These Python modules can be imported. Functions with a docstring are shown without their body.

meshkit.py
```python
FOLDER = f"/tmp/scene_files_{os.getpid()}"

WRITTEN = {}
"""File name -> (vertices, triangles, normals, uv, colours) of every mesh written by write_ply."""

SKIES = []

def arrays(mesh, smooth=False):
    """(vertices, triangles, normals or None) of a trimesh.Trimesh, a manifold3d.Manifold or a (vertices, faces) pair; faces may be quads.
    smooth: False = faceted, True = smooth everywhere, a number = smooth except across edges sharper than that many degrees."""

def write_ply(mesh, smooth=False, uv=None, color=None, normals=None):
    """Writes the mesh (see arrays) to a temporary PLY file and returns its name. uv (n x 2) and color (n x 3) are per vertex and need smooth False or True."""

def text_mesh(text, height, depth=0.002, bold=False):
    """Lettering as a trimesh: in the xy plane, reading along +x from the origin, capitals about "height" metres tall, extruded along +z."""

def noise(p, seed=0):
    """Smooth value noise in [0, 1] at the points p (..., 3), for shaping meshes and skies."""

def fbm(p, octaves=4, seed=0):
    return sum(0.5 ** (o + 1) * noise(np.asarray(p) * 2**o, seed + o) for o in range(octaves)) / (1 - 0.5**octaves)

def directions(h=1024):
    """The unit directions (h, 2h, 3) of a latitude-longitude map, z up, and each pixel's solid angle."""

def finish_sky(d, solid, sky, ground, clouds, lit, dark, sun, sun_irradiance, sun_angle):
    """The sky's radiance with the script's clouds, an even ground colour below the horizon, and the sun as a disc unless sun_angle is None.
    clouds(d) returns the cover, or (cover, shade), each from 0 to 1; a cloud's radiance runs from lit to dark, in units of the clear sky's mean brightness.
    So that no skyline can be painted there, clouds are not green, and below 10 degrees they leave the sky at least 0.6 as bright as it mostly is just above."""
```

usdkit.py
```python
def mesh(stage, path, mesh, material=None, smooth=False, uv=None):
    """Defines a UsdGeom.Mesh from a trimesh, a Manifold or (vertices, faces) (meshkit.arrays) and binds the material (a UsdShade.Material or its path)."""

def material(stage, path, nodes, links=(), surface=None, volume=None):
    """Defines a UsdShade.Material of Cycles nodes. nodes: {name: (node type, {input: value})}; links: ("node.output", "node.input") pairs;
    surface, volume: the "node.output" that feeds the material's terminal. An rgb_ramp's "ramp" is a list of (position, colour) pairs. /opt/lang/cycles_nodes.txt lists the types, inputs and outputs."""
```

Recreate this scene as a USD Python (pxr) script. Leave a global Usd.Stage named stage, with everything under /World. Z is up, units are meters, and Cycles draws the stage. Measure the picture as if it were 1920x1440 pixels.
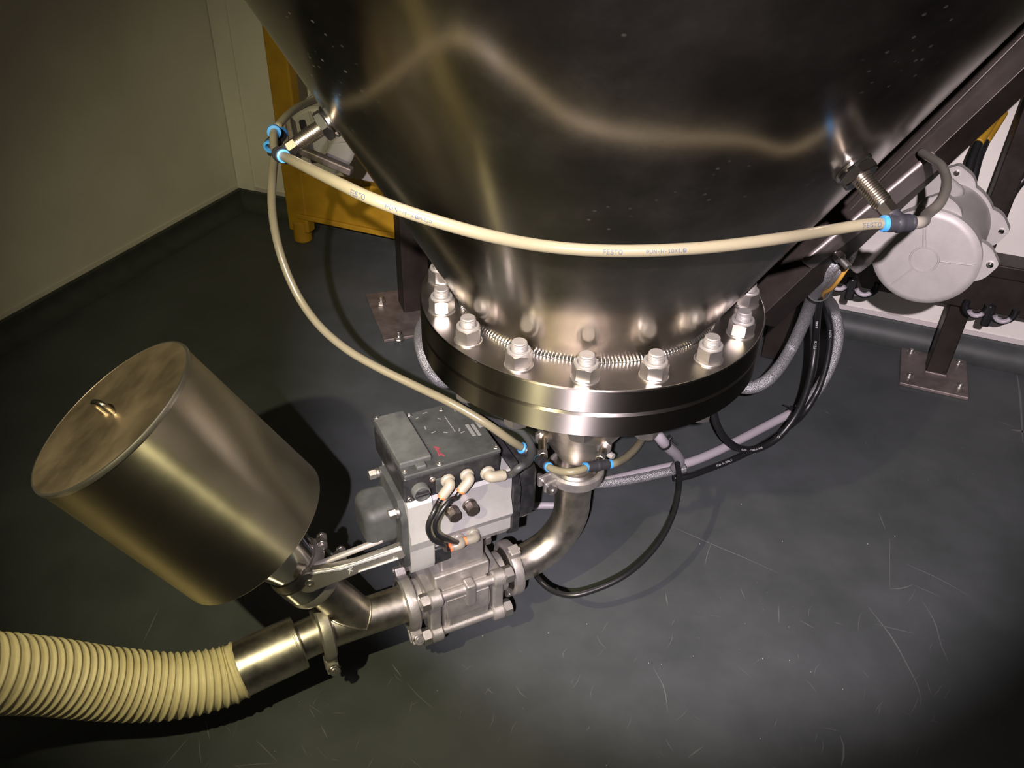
import math
import numpy as np, trimesh, manifold3d as mf
from shapely.geometry import Polygon, Point, box as sbox
from shapely.ops import unary_union
from pxr import Usd, UsdGeom, UsdLux, UsdShade, Sdf, Gf
import usdkit, meshkit

stage = Usd.Stage.CreateInMemory()
UsdGeom.SetStageUpAxis(stage, 'Z'); UsdGeom.SetStageMetersPerUnit(stage, 1.0)
stage.DefinePrim('/World', 'Xform'); stage.DefinePrim('/World/Looks', 'Scope')
S = 1.27                                   # survey units (flange 0.395 across) to metres
rng = np.random.default_rng(7)

# ------------------------------------------------------------------ camera, lights, exposure
FPX, PITCH, ROLL = 1580.86, 0.6122, 0.0311
_f = np.array([0, math.cos(PITCH), -math.sin(PITCH)]); _r0 = np.array([1.0, 0, 0]); _u0 = np.cross(_r0, _f)
_r = math.cos(ROLL) * _r0 + math.sin(ROLL) * _u0; _u = -math.sin(ROLL) * _r0 + math.cos(ROLL) * _u0
CAM = np.array([0, 0, 1.0])
cam = UsdGeom.Camera.Define(stage, '/World/camera')
cam.CreateHorizontalApertureAttr(36.0); cam.CreateVerticalApertureAttr(27.0)
cam.CreateFocalLengthAttr(36.0 * FPX / 1920); cam.CreateClippingRangeAttr(Gf.Vec2f(0.02, 100))
M = Gf.Matrix4d(*_r, 0, *_u, 0, *(-_f), 0, *(CAM * S), 1)
cam.AddTransformOp().Set(M)
cam.CreateExposureAttr(1.5)

def spot(name, pos, target, color, intensity, angle, soft, radius):
    L = UsdLux.SphereLight.Define(stage, '/World/' + name)
    L.CreateRadiusAttr(radius); L.CreateColorAttr(Gf.Vec3f(*color)); L.CreateIntensityAttr(intensity); L.CreateNormalizeAttr(True)
    sh = UsdLux.ShapingAPI.Apply(L.GetPrim()); sh.CreateShapingConeAngleAttr(angle); sh.CreateShapingConeSoftnessAttr(soft)
    p = np.array(pos) * S; z = p - np.array(target) * S; z /= np.linalg.norm(z); x = np.cross([0, 0, 1.0], z); x /= np.linalg.norm(x); y = np.cross(z, x)
    L.AddTransformOp().Set(Gf.Matrix4d(*x, 0, *y, 0, *z, 0, *p, 1))
# a hand torch with a yellowish lamp held up at the photographer's left, and a cooler head lamp above the camera
spot('torch_light', (-.37, .11, 1.06), (-0.17, 0.945, 0.432), (1.0, .90, .52), 7.2, 38, .7, .010)
spot('head_lamp', (-.06, -.28, 1.225), (0.223, 0.956, 0.448), (1.0, .87, .93), 37.0, 23.5, .5, .008)
dome = UsdLux.DomeLight.Define(stage, '/World/sky'); dome.CreateIntensityAttr(0.004); dome.CreateColorAttr(Gf.Vec3f(1.0, .92, .75))

# ------------------------------------------------------------------ helpers
def ray(x, y): return (x - 960) / FPX * _r - (y - 720) / FPX * _u + _f
def at(x, y, z=None, d=None):
    "the point seen at (x, y) that lies at height z, or d away along the view"
    q = ray(x, y); return CAM + q * ((z - 1.0) / q[2] if d is None else d)
def unit(v): v = np.asarray(v, float); return v / np.linalg.norm(v)
def frame(z, hint=(0, 0, 1)):
    z = unit(z); h = np.asarray(hint, float)
    if abs(unit(h) @ z) > .99: h = np.array([1.0, 0, 0])
    x = unit(h - (h @ z) * z); return np.column_stack([x, np.cross(z, x), z])   # local x follows hint
def put(m, o=(0, 0, 0), R=np.eye(3)):
    m = m.copy(); T = np.eye(4); T[:3, :3] = R; T[:3, 3] = o; m.apply_transform(T); return m
def cat(*ms): return trimesh.util.concatenate([m for m in ms])
def man(m):
    m = m.copy(); m.merge_vertices(); return mf.Manifold(mf.Mesh(np.asarray(m.vertices, np.float32), np.asarray(m.faces, np.uint32)))
def tri(M):
    a = M.to_mesh(); return trimesh.Trimesh(a.vert_properties[:, :3], a.tri_verts, process=False)
def lathe(prof, n=64, a0=0, a1=2 * math.pi):
    "closed outline of (r, z) points turned about z"
    P = np.array(prof, float); k = len(P); t = np.linspace(0, 2 * math.pi, n, endpoint=False)
    v = np.stack([P[None, :, 0] * np.cos(t)[:, None], P[None, :, 0] * np.sin(t)[:, None], np.broadcast_to(P[:, 1], (n, k))], -1).reshape(-1, 3)
    i, j = np.meshgrid(np.arange(n), np.arange(k), indexing='ij'); i2, j2 = (i + 1) % n, (j + 1) % k
    q = np.stack([i * k + j, i2 * k + j, i2 * k + j2, i * k + j2], -1).reshape(-1, 4)
    m = trimesh.Trimesh(v, np.vstack([q[:, [0, 1, 2]], q[:, [0, 2, 3]]]), process=False)
    m.merge_vertices(); m.update_faces(m.nondegenerate_faces()); 
    if m.volume < 0: m.invert()
    return m
def disc(r, z0, z1, c=.001, n=48, hole=0.0):
    return lathe([(hole, z0), (r - c, z0), (r, z0 + c), (r, z1 - c), (r - c, z1), (hole, z1)], n)
def spline(pts, n=12):
    P = np.array(pts, float); P = np.vstack([2 * P[0] - P[1], P, 2 * P[-1] - P[-2]]); out = []
    for i in range(1, len(P) - 2):
        p0, p1, p2, p3 = P[i - 1:i + 3]
        d1, d2, d3 = [max(np.linalg.norm(b - a) ** .5, 1e-6) for a, b in ((p0, p1), (p1, p2), (p2, p3))]
        m1 = (p2 - p1) + d2 * ((p1 - p0) / d1 - (p2 - p0) / (d1 + d2)); m2 = (p2 - p1) + d2 * ((p3 - p2) / d3 - (p3 - p1) / (d2 + d3))
        t = np.linspace(0, 1, n, endpoint=False)[:, None]
        out.append((2 * t**3 - 3 * t**2 + 1) * p1 + (t**3 - 2 * t**2 + t) * m1 + (-2 * t**3 + 3 * t**2) * p2 + (t**3 - t**2) * m2)
    return np.vstack(out + [P[-2:-1]])
def resample(p, step):
    s = np.r_[0, np.cumsum(np.linalg.norm(np.diff(p, axis=0), axis=1))]; n = max(2, int(s[-1] / step)); q = np.linspace(0, s[-1], n + 1)
    return np.stack([np.interp(q, s, p[:, k]) for k in range(3)], 1), q
def carry(p):
    "frames carried along a path without twisting: tangents, normals, binormals"
    t = np.gradient(p, axis=0); t /= np.linalg.norm(t, axis=1, keepdims=True); N = np.zeros_like(p)
    a = np.array([0, 0, 1.0]) if abs(t[0, 2]) < .9 else np.array([1.0, 0, 0]); N[0] = unit(a - (a @ t[0]) * t[0])
    for i in range(1, len(p)): N[i] = unit(N[i - 1] - (N[i - 1] @ t[i]) * t[i])
    return t, N, np.cross(t, N)
def sweep(p, r, n=14, rad=None):
    "a round tube along the points p; rad(arc length, angle) overrides the radius"
    t, N, Bn = carry(p); s = np.r_[0, np.cumsum(np.linalg.norm(np.diff(p, axis=0), axis=1))]; a = np.arange(n) * 2 * math.pi / n
    R = np.full((len(p), n), r) if rad is None else rad(s[:, None], a[None, :])
    v = p[:, None] + R[..., None] * (np.cos(a)[None, :, None] * N[:, None] + np.sin(a)[None, :, None] * Bn[:, None])
    i, j = np.meshgrid(np.arange(len(p) - 1), np.arange(n), indexing='ij'); j2 = (j + 1) % n
    q = np.stack([i * n + j, i * n + j2, (i + 1) * n + j2, (i + 1) * n + j], -1).reshape(-1, 4)
    V = np.vstack([v.reshape(-1, 3), p[:1], p[-1:]]); k = len(p) * n; jj = np.arange(n); jn = (jj + 1) % n
    f = np.vstack([q[:, [0, 1, 2]], q[:, [0, 2, 3]], np.stack([np.full(n, k), jn, jj], 1), np.stack([np.full(n, k + 1), k - n + jj, k - n + jn], 1)])
    return trimesh.Trimesh(V, f, process=False)
def rod(a, b, r, n=20, c=None):
    a, b = np.array(a, float), np.array(b, float); L = np.linalg.norm(b - a); c = min(r * .18, L * .3) if c is None else c
    return put(lathe([(0, 0), (r - c, 0), (r, c), (r, L - c), (r - c, L), (0, L)], n), a, frame(b - a))
def rbox(sx, sy, sz, r=.002):
    "a box with rounded edges about the origin"
    r = min(r, sx * .45, sy * .45, sz * .45); s = mf.Manifold.sphere(r, 12)
    return tri(mf.Manifold.batch_hull([s.translate([x * (sx / 2 - r), y * (sy / 2 - r), z * (sz / 2 - r)]) for x in (-1, 1) for y in (-1, 1) for z in (-1, 1)]))
def slab(poly, h, c=0.0):
    "a flat outline raised along z by h, with its top edge chamfered by c"
    def ex(g, a, b): return put(trimesh.creation.extrude_polygon(g, b - a, engine='earcut'), (0, 0, a))
    gs = list(getattr(poly, 'geoms', [poly])); out = []
    for g in gs:
        if c <= 0: out.append(ex(g, 0, h)); continue
        A = mf.CrossSection([np.array(g.exterior.coords)[:-1]] + [np.array(q.coords)[:-1] for q in g.interiors], mf.FillRule.EvenOdd)
        Mx = A.extrude(h - c)
        for k in (1, 2): Mx = Mx + A.offset(-c * k / 2, mf.JoinType.Round).extrude(c / 2 + 1e-5).translate([0, 0, h - c + (k - 1) * c / 2 - 1e-5])
        out.append(tri(Mx))
    return cat(*out)
def hexm(af, h, ch=.12):
    "hexagon prism with turned corners, from z = 0"
    P = mf.CrossSection([[(af / 3**.5 * math.cos(k * math.pi / 3), af / 3**.5 * math.sin(k * math.pi / 3)) for k in range(6)]]).extrude(h)
    R = af / 3**.5; e = R - af / 2 * .98
    T = man(lathe([(0, 0), (R - e, 0), (R + 1e-4, e * .6), (R + 1e-4, h - e * .6), (R - e, h), (0, h)], 48)); return tri(P ^ T)
def thread(r, z0, z1, pitch, depth, n=24):
    k = max(2, int(round((z1 - z0) / pitch))); p = (z1 - z0) / k; pr = [(0, z0)]
    for i in range(k): pr += [(r - depth, z0 + i * p + .0001), (r, z0 + (i + .35) * p), (r, z0 + (i + .65) * p)]
    return lathe(pr + [(r - depth, z1 - .0001), (0, z1)], n)
def wrap_text(txt, p, s0, height, r, face, flip=1, lift=.00012):
    "lettering laid on a tube of radius r along the points p, starting s0 along it, on the side that faces the point 'face'"
    m = meshkit.text_mesh(txt, height, .00025); v = np.array(m.vertices); t, N, Bn = carry(p); s = np.r_[0, np.cumsum(np.linalg.norm(np.diff(p, axis=0), axis=1))]
    q = s0 + v[:, 0] * flip; I = lambda A: np.stack([np.interp(q, s, A[:, k]) for k in range(3)], 1)
    P, T, n0 = I(p), I(t), None; T /= np.linalg.norm(T, axis=1, keepdims=True)
    w = np.asarray(face) - P; w -= (w * T).sum(1, keepdims=True) * T; w /= np.linalg.norm(w, axis=1, keepdims=True); b = np.cross(w, T * flip)
    a = (v[:, 1] - height * .5) / r; rr = (r + lift - .0002 + v[:, 2])[:, None]
    return trimesh.Trimesh(P + rr * (np.cos(a)[:, None] * w + np.sin(a)[:, None] * b), m.faces, process=False)

_used = {}
def path_for(name, parent):
    base = parent + '/' + name; k = _used.get(base, 0); _used[base] = k + 1
    return base if k == 0 else f'{base}_{k:03d}'
ORIG = {}
def thing(name, label, category, base, group=None, kind=None):
    p = path_for(name, '/World'); x = UsdGeom.Xform.Define(stage, p); o = np.array(base, float); ORIG[p] = o
    x.AddTranslateOp().Set(Gf.Vec3d(*(o * S))); q = x.GetPrim()
    if label: q.SetCustomDataByKey('label', label)
    if category: q.SetCustomDataByKey('category', category)
    if group: q.SetCustomDataByKey('group', group)
    if kind: q.SetCustomDataByKey('kind', kind)
    return p
def part(name, mesh, m, parent, smooth=32, label=None, kind=None):
    "one mesh in world measure, as a child of a thing or of a part"
    p = path_for(name, parent); root = parent
    while root not in ORIG: root = root.rsplit('/', 1)[0]
    v, f, n = meshkit.arrays(mesh, smooth); v = (v - ORIG[root]) * S
    mm = UsdGeom.Mesh.Define(stage, p); from pxr import Vt
    mm.CreatePointsAttr(Vt.Vec3fArray.FromNumpy(v.astype(np.float32))); mm.CreateFaceVertexCountsAttr(Vt.IntArray.FromNumpy(np.full(len(f), 3, np.int32)))
    mm.CreateFaceVertexIndicesAttr(Vt.IntArray.FromNumpy(np.asarray(f, np.int32).ravel())); mm.CreateSubdivisionSchemeAttr('none')
    if n is not None: mm.CreateNormalsAttr(Vt.Vec3fArray.FromNumpy(n.astype(np.float32))); mm.SetNormalsInterpolation('vertex')
    UsdShade.MaterialBindingAPI.Apply(mm.GetPrim()).Bind(m)
    if label: mm.GetPrim().SetCustomDataByKey('label', label)
    if kind: mm.GetPrim().SetCustomDataByKey('kind', kind)
    return p

# ------------------------------------------------------------------ materials
def mat(name, col, rough=.5, metal=0.0, var=.0, vscale=8.0, vstretch=(1, 1, 1), bump=0.0, bscale=60.0, bstretch=(1, 1, 1), rvar=0.0, col2=None, spec=.5, extra=None, aniso=0.0, axis='z', sss=0):
    n = {'tc': ('texture_coordinate', {}), 'geo': ('geometry', {}), 'p': ('principled_bsdf', dict(base_color=col, roughness=rough, metallic=metal, specular_ior_level=spec))}
    l = []
    if var or rvar:
        n['mv'] = ('mapping', {'scale': tuple(vscale * k for k in vstretch)}); n['nv'] = ('noise_texture', {'scale': 1.0, 'detail': 5, 'roughness': .6})
        l += [('geo.position', 'mv.vector'), ('mv.vector', 'nv.vector')]
    if var:
        c2 = col2 or tuple(c * (1 - var) for c in col); n['rv'] = ('rgb_ramp', {'ramp': [(.3, c2), (.62, col)]}); l += [('nv.fac', 'rv.fac'), ('rv.color', 'p.base_color')]
    if rvar:
        n['rr'] = ('map_range', {'from_min': .3, 'from_max': .7, 'to_min': rough - rvar, 'to_max': rough + rvar}); l += [('nv.fac', 'rr.value'), ('rr.result', 'p.roughness')]
    if aniso:
        n['p'][1].update(anisotropic=aniso, tangent=axis, anisotropic_rotation=.25 if name == 'turned_steel' else 0.0)
    if bump:
        n['mb'] = ('mapping', {'scale': tuple(bscale * k for k in bstretch)}); n['nb'] = ('noise_texture', {'scale': 1.0, 'detail': 3}); n['b'] = ('bump', {'strength': bump, 'distance': .0006})
        l += [('geo.position', 'mb.vector'), ('mb.vector', 'nb.vector'), ('nb.fac', 'b.height'), ('b.normal', 'p.normal')]
    return usdkit.material(stage, '/World/Looks/' + name, n, l, surface='p.BSDF')
STEEL = (.60, .56, .51)
U = np.array([-.5141, -.1126, .8503])                                # axis of the slanted branch
steel = mat('brushed_steel', (.44, .41, .37), .19, 1, var=.10, vscale=14, rvar=.03, aniso=.45, axis=(0, 0, 1))
hop_steel = usdkit.material(stage, '/World/Looks/hopper_steel', {'geo': ('geometry', {}), 'n': ('noise_texture', {'scale': 11.0, 'detail': 5, 'roughness': .6}), 'r': ('rgb_ramp', {'ramp': [(.3, (.37, .34, .30)), (.65, (.44, .41, .36))]}),
    'rr': ('map_range', {'from_min': .3, 'from_max': .7, 'to_min': .17, 'to_max': .22}), 'v': ('voronoi_texture', {'scale': 62.0}), 'm': ('mapping', {'scale': (1.0, 1.0, 1.5)}), 'rv': ('rgb_ramp', {'ramp': [(.09, (1, 1, 1)), (.16, (0, 0, 0))]}),
    'n2': ('noise_texture', {'scale': 4.5, 'detail': 3}), 'r2': ('rgb_ramp', {'ramp': [(.53, (0, 0, 0)), (.66, (1, 1, 1))]}), 'k': ('math', {'math_type': 'multiply'}), 'k2': ('math', {'math_type': 'multiply', 'value2': .16}),
    'd': ('diffuse_bsdf', {'color': (.17, .165, .14)}), 'mix': ('mix_closure', {}), 'p': ('principled_bsdf', dict(metallic=1, anisotropic=.5, anisotropic_rotation=.25, tangent=(0, 0, 1)))},
    [('geo.position', 'n.vector'), ('n.fac', 'r.fac'), ('r.color', 'p.base_color'), ('n.fac', 'rr.value'), ('rr.result', 'p.roughness'), ('geo.position', 'm.vector'), ('m.vector', 'v.vector'), ('v.distance', 'rv.fac'), ('geo.position', 'n2.vector'), ('n2.fac', 'r2.fac'),
     ('rv.color', 'k.value1'), ('r2.color', 'k.value2'), ('k.value', 'k2.value1'), ('k2.value', 'mix.fac'), ('p.BSDF', 'mix.closure1'), ('d.BSDF', 'mix.closure2')], surface='mix.closure')
flange_steel = mat('turned_steel', (.215, .20, .185), .40, 1, var=.06, vscale=10, rvar=.02, aniso=.98, axis=(0, 0, 1))
flange_top = mat('faced_steel', (.30, .275, .25), .38, 1, var=.08, vscale=12, rvar=.04)
pipe_steel = mat('pipe_steel', (.70, .65, .58), .34, 1, var=.22, vscale=28, rvar=.06)
cast_steel = mat('cast_steel', (.44, .415, .39), .46, .75, var=.22, vscale=40, bump=.35, bscale=420, rvar=.06)
bolt_steel = mat('zinc_bolt', (.58, .55, .52), .37, .96, var=.15, vscale=60)
stud_steel = mat('stud_steel', (.36, .34, .32), .5, .55, var=.15, vscale=80)
plug_m = mat('plug_brown', (.12, .10, .085), .35, .8)
bright_steel = mat('bright_steel', (.82, .80, .77), .14, 1)
nickel = mat('nickel_brass', (.62, .56, .47), .24, 1, var=.08, vscale=60)
can_steel = mat('satin_steel', (.78, .72, .57), .40, 1, var=.10, vscale=9, rvar=.04, aniso=.7, axis=tuple(U))
lid_steel = mat('lid_steel', (.62, .50, .38), .52, 1, var=.30, vscale=16, rvar=.05)
frame_steel = mat('frame_steel', (.036, .028, .024), .42, .5, var=.25, vscale=20, rvar=.06)
plate_steel = mat('plate_steel', (.28, .235, .225), .50, .7, var=.35, vscale=30, rvar=.1)
alu = mat('cast_aluminium', (.37, .35, .335), .52, .25, var=.10, vscale=30, bump=.25, bscale=500)
alu_body = mat('anodised_aluminium', (.46, .455, .45), .42, .45, var=.10, vscale=30, rvar=.05)
bracket_alu = mat('bracket_aluminium', (.62, .62, .59), .40, .5, var=.14, vscale=40)
black = mat('black_plastic', (.012, .012, .013), .42, var=.4, vscale=50, col2=(.03, .03, .032))
dusty = mat('dusty_black', (.052, .056, .054), .62, var=.45, vscale=26, col2=(.024, .026, .026))
dusty_lid = mat('dusty_lid', (.085, .09, .085), .62, var=.4, vscale=30, col2=(.045, .049, .047))
rubber = mat('black_rubber', (.010, .010, .011), .36)
grey_tube = mat('dark_grey_tube', (.045, .047, .05), .5)
hose_m = usdkit.material(stage, '/World/Looks/cream_tube', {'p': ('principled_bsdf', dict(base_color=(.17, .153, .10), roughness=.30, subsurface_weight=.15, subsurface_radius=(.004, .003, .002), subsurface_scale=.5))}, [], surface='p.BSDF')
duct_m = mat('ribbed_hose', (.70, .62, .38), .5, var=.3, vscale=20, col2=(.56, .48, .27))
blue = mat('blue_collar', (.045, .22, .50), .4); orange = mat('orange_collar', (.85, .17, .06), .45)
fit_black = mat('fitting_black', (.022, .022, .026), .42); ivory = mat('ivory_plastic', (.27, .245, .195), .45); smoky = mat('smoky_plastic', (.19, .175, .145), .3)
braid = usdkit.material(stage, '/World/Looks/grey_braid', {'geo': ('geometry', {}), 'v': ('voronoi_texture', {'scale': 560.0}), 'b': ('bump', {'strength': .8, 'distance': .0012, 'invert': True}),
    'r': ('rgb_ramp', {'ramp': [(.15, (.48, .48, .48)), (.7, (.16, .16, .17))]}), 'p': ('principled_bsdf', dict(roughness=.34, metallic=.35))},
    [('geo.position', 'v.vector'), ('v.distance', 'b.height'), ('v.distance', 'r.fac'), ('r.color', 'p.base_color'), ('b.normal', 'p.normal')], surface='p.BSDF')
lilac = mat('grey_cable', (.36, .33, .36), .5); yellow = mat('yellow_paint', (.42, .235, .012), .55, var=.25, vscale=14, col2=(.33, .175, .008))
tie_m = mat('black_tie', (.012, .012, .012), .4); ink = mat('blue_grey_ink', (.035, .05, .085), .6); white_ink = mat('white_ink', (.55, .55, .55), .6); pale = mat('pale_label', (.16, .165, .16), .6)
red_m = mat('red_mark', (.20, .035, .045), .6); chip = mat('bare_mark', (.16, .165, .155), .6); orange_wire = mat('orange_wire', (.60, .33, .06), .5)
wall_m = mat('wall_panel', (.76, .73, .67), .55, var=.10, vscale=5, bump=.15, bscale=240)
cove_m = mat('cove_vinyl', (.050, .056, .055), .55, var=.35, vscale=20, col2=(.034, .038, .038), bump=.2, bscale=300)
seal_m = mat('sealant', (.55, .51, .50), .5)
scuff_m = mat('scuff_marks', (.125, .127, .125), .7); scuff2 = mat('pale_scuff', (.32, .31, .30), .7)
floor_m = usdkit.material(stage, '/World/Looks/floor_vinyl', {'geo': ('geometry', {}),
    'n1': ('noise_texture', {'scale': 5.0, 'detail': 6, 'roughness': .62}), 'r1': ('rgb_ramp', {'ramp': [(.32, (.049, .055, .057)), (.68, (.072, .079, .083))]}),
    'm2': ('mapping', {'scale': (3, 3, 3)}), 'n2': ('noise_texture', {'scale': 34.0, 'detail': 4, 'roughness': .7}), 'r2': ('rgb_ramp', {'ramp': [(.66, (0, 0, 0)), (.80, (1, 1, 1))]}),
    'v3': ('voronoi_texture', {'scale': 46.0}), 'r3': ('rgb_ramp', {'ramp': [(.035, (1, 1, 1)), (.06, (0, 0, 0))]}), 'n3': ('noise_texture', {'scale': 3.0, 'detail': 2}), 'r4': ('rgb_ramp', {'ramp': [(.55, (0, 0, 0)), (.66, (1, 1, 1))]}),
    'mx1': ('mix_color', {'b': (.10, .10, .10)}), 'mul': ('math', {'math_type': 'multiply'}), 'mx2': ('mix_color', {'b': (.20, .20, .195)}), 'mulb': ('math', {'math_type': 'multiply', 'value2': .35}),
    'rr': ('map_range', {'from_min': .3, 'from_max': .7, 'to_min': .42, 'to_max': .60}), 'nb': ('noise_texture', {'scale': 900.0, 'detail': 2}), 'b': ('bump', {'strength': .12, 'distance': .0004}),
    'p': ('principled_bsdf', {'specular_ior_level': .3})},
    [('geo.position', 'n1.vector'), ('n1.fac', 'r1.fac'), ('geo.position', 'n2.vector'), ('n2.fac', 'r2.fac'), ('geo.position', 'v3.vector'), ('v3.distance', 'r3.fac'), ('geo.position', 'n3.vector'), ('n3.fac', 'r4.fac'),
     ('r1.color', 'mx1.a'), ('r2.color', 'mulb.value1'), ('mulb.value', 'mx1.fac'), ('r3.color', 'mul.value1'), ('r4.color', 'mul.value2'), ('mx1.result', 'mx2.a'), ('mul.value', 'mx2.fac'), ('mx2.result', 'p.base_color'),
     ('n1.fac', 'rr.value'), ('rr.result', 'p.roughness'), ('geo.position', 'nb.vector'), ('nb.fac', 'b.height'), ('b.normal', 'p.normal')], surface='p.BSDF')

# ------------------------------------------------------------------ the room
def structure(name, base=(0, 0, 0), label=None): return thing(name, label, None, base, kind='structure')
HC = .05
PHI = -.3686; DB = np.array([math.cos(PHI), math.sin(PHI), 0]); NB = np.array([math.sin(PHI), -math.cos(PHI), 0])   # along the back wall; out of it into the room
COR = np.array([-.8447 * (1 - HC), 2.4152 * (1 - HC), 0])
RW = np.column_stack([DB, -NB, [0, 0, 1]])                          # room axes: along back wall, out through it, up
fl = structure('floor', COR, 'dark grey scuffed vinyl floor')
part('vinyl', put(trimesh.creation.box(bounds=[(-.3, -4.2, -.05), (4.0, .3, 0)]), COR, RW), floor_m, fl, smooth=False)
wb = structure('wall_back', COR, 'pale panelled back wall'); part('panel', put(trimesh.creation.box(bounds=[(-.1, 0, -.05), (4.0, .1, 2.3)]), COR, RW), wall_m, wb, smooth=False)
wl = structure('wall_left', COR, 'plain pale left wall'); part('panel', put(trimesh.creation.box(bounds=[(-.1, -4.2, -.05), (0, 0, 2.3)]), COR, RW), wall_m, wl, smooth=False)
tr = structure('trim_1', COR, 'flat cover strip beside the room corner'); part('strip', put(trimesh.creation.box(bounds=[(.002, -.006, HC + .001), (.058, 0, 2.3)]), COR, RW), wall_m, tr, smooth=False)
def cove(L, name, along, out, label):
    o = structure(name, COR, label); rr = .036
    pr = [(0, 0)] + [(.010 + rr * (1 - math.sin(a)) , rr * (1 - math.cos(a)) + .0005) for a in np.linspace(0, math.pi / 2, 9)] + [(.010, HC - .003), (.007, HC), (0, HC)]
    pr = [(0, .0)] + [(.010 + rr, .0)] + pr[1:]
    m = slab(Polygon(pr).buffer(0), L)                              # local x = out from wall, y = up, z = along
    part('cove_strip', put(m, COR, np.column_stack([out, [0, 0, 1], along])), cove_m, o, smooth=40)
    part('sealant_strip', put(trimesh.creation.box(bounds=[(0, HC, 0), (.0025, HC + .011, L)]), COR, np.column_stack([out, [0, 0, 1], along])), seal_m if 'back' in name else wall_m, o, smooth=False)
cove(3.9, 'baseboard_back', DB, NB, 'dark coved vinyl skirting along the back wall')
cove(4.1, 'baseboard_left', NB, DB, 'dark coved vinyl skirting along the left wall')

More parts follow.
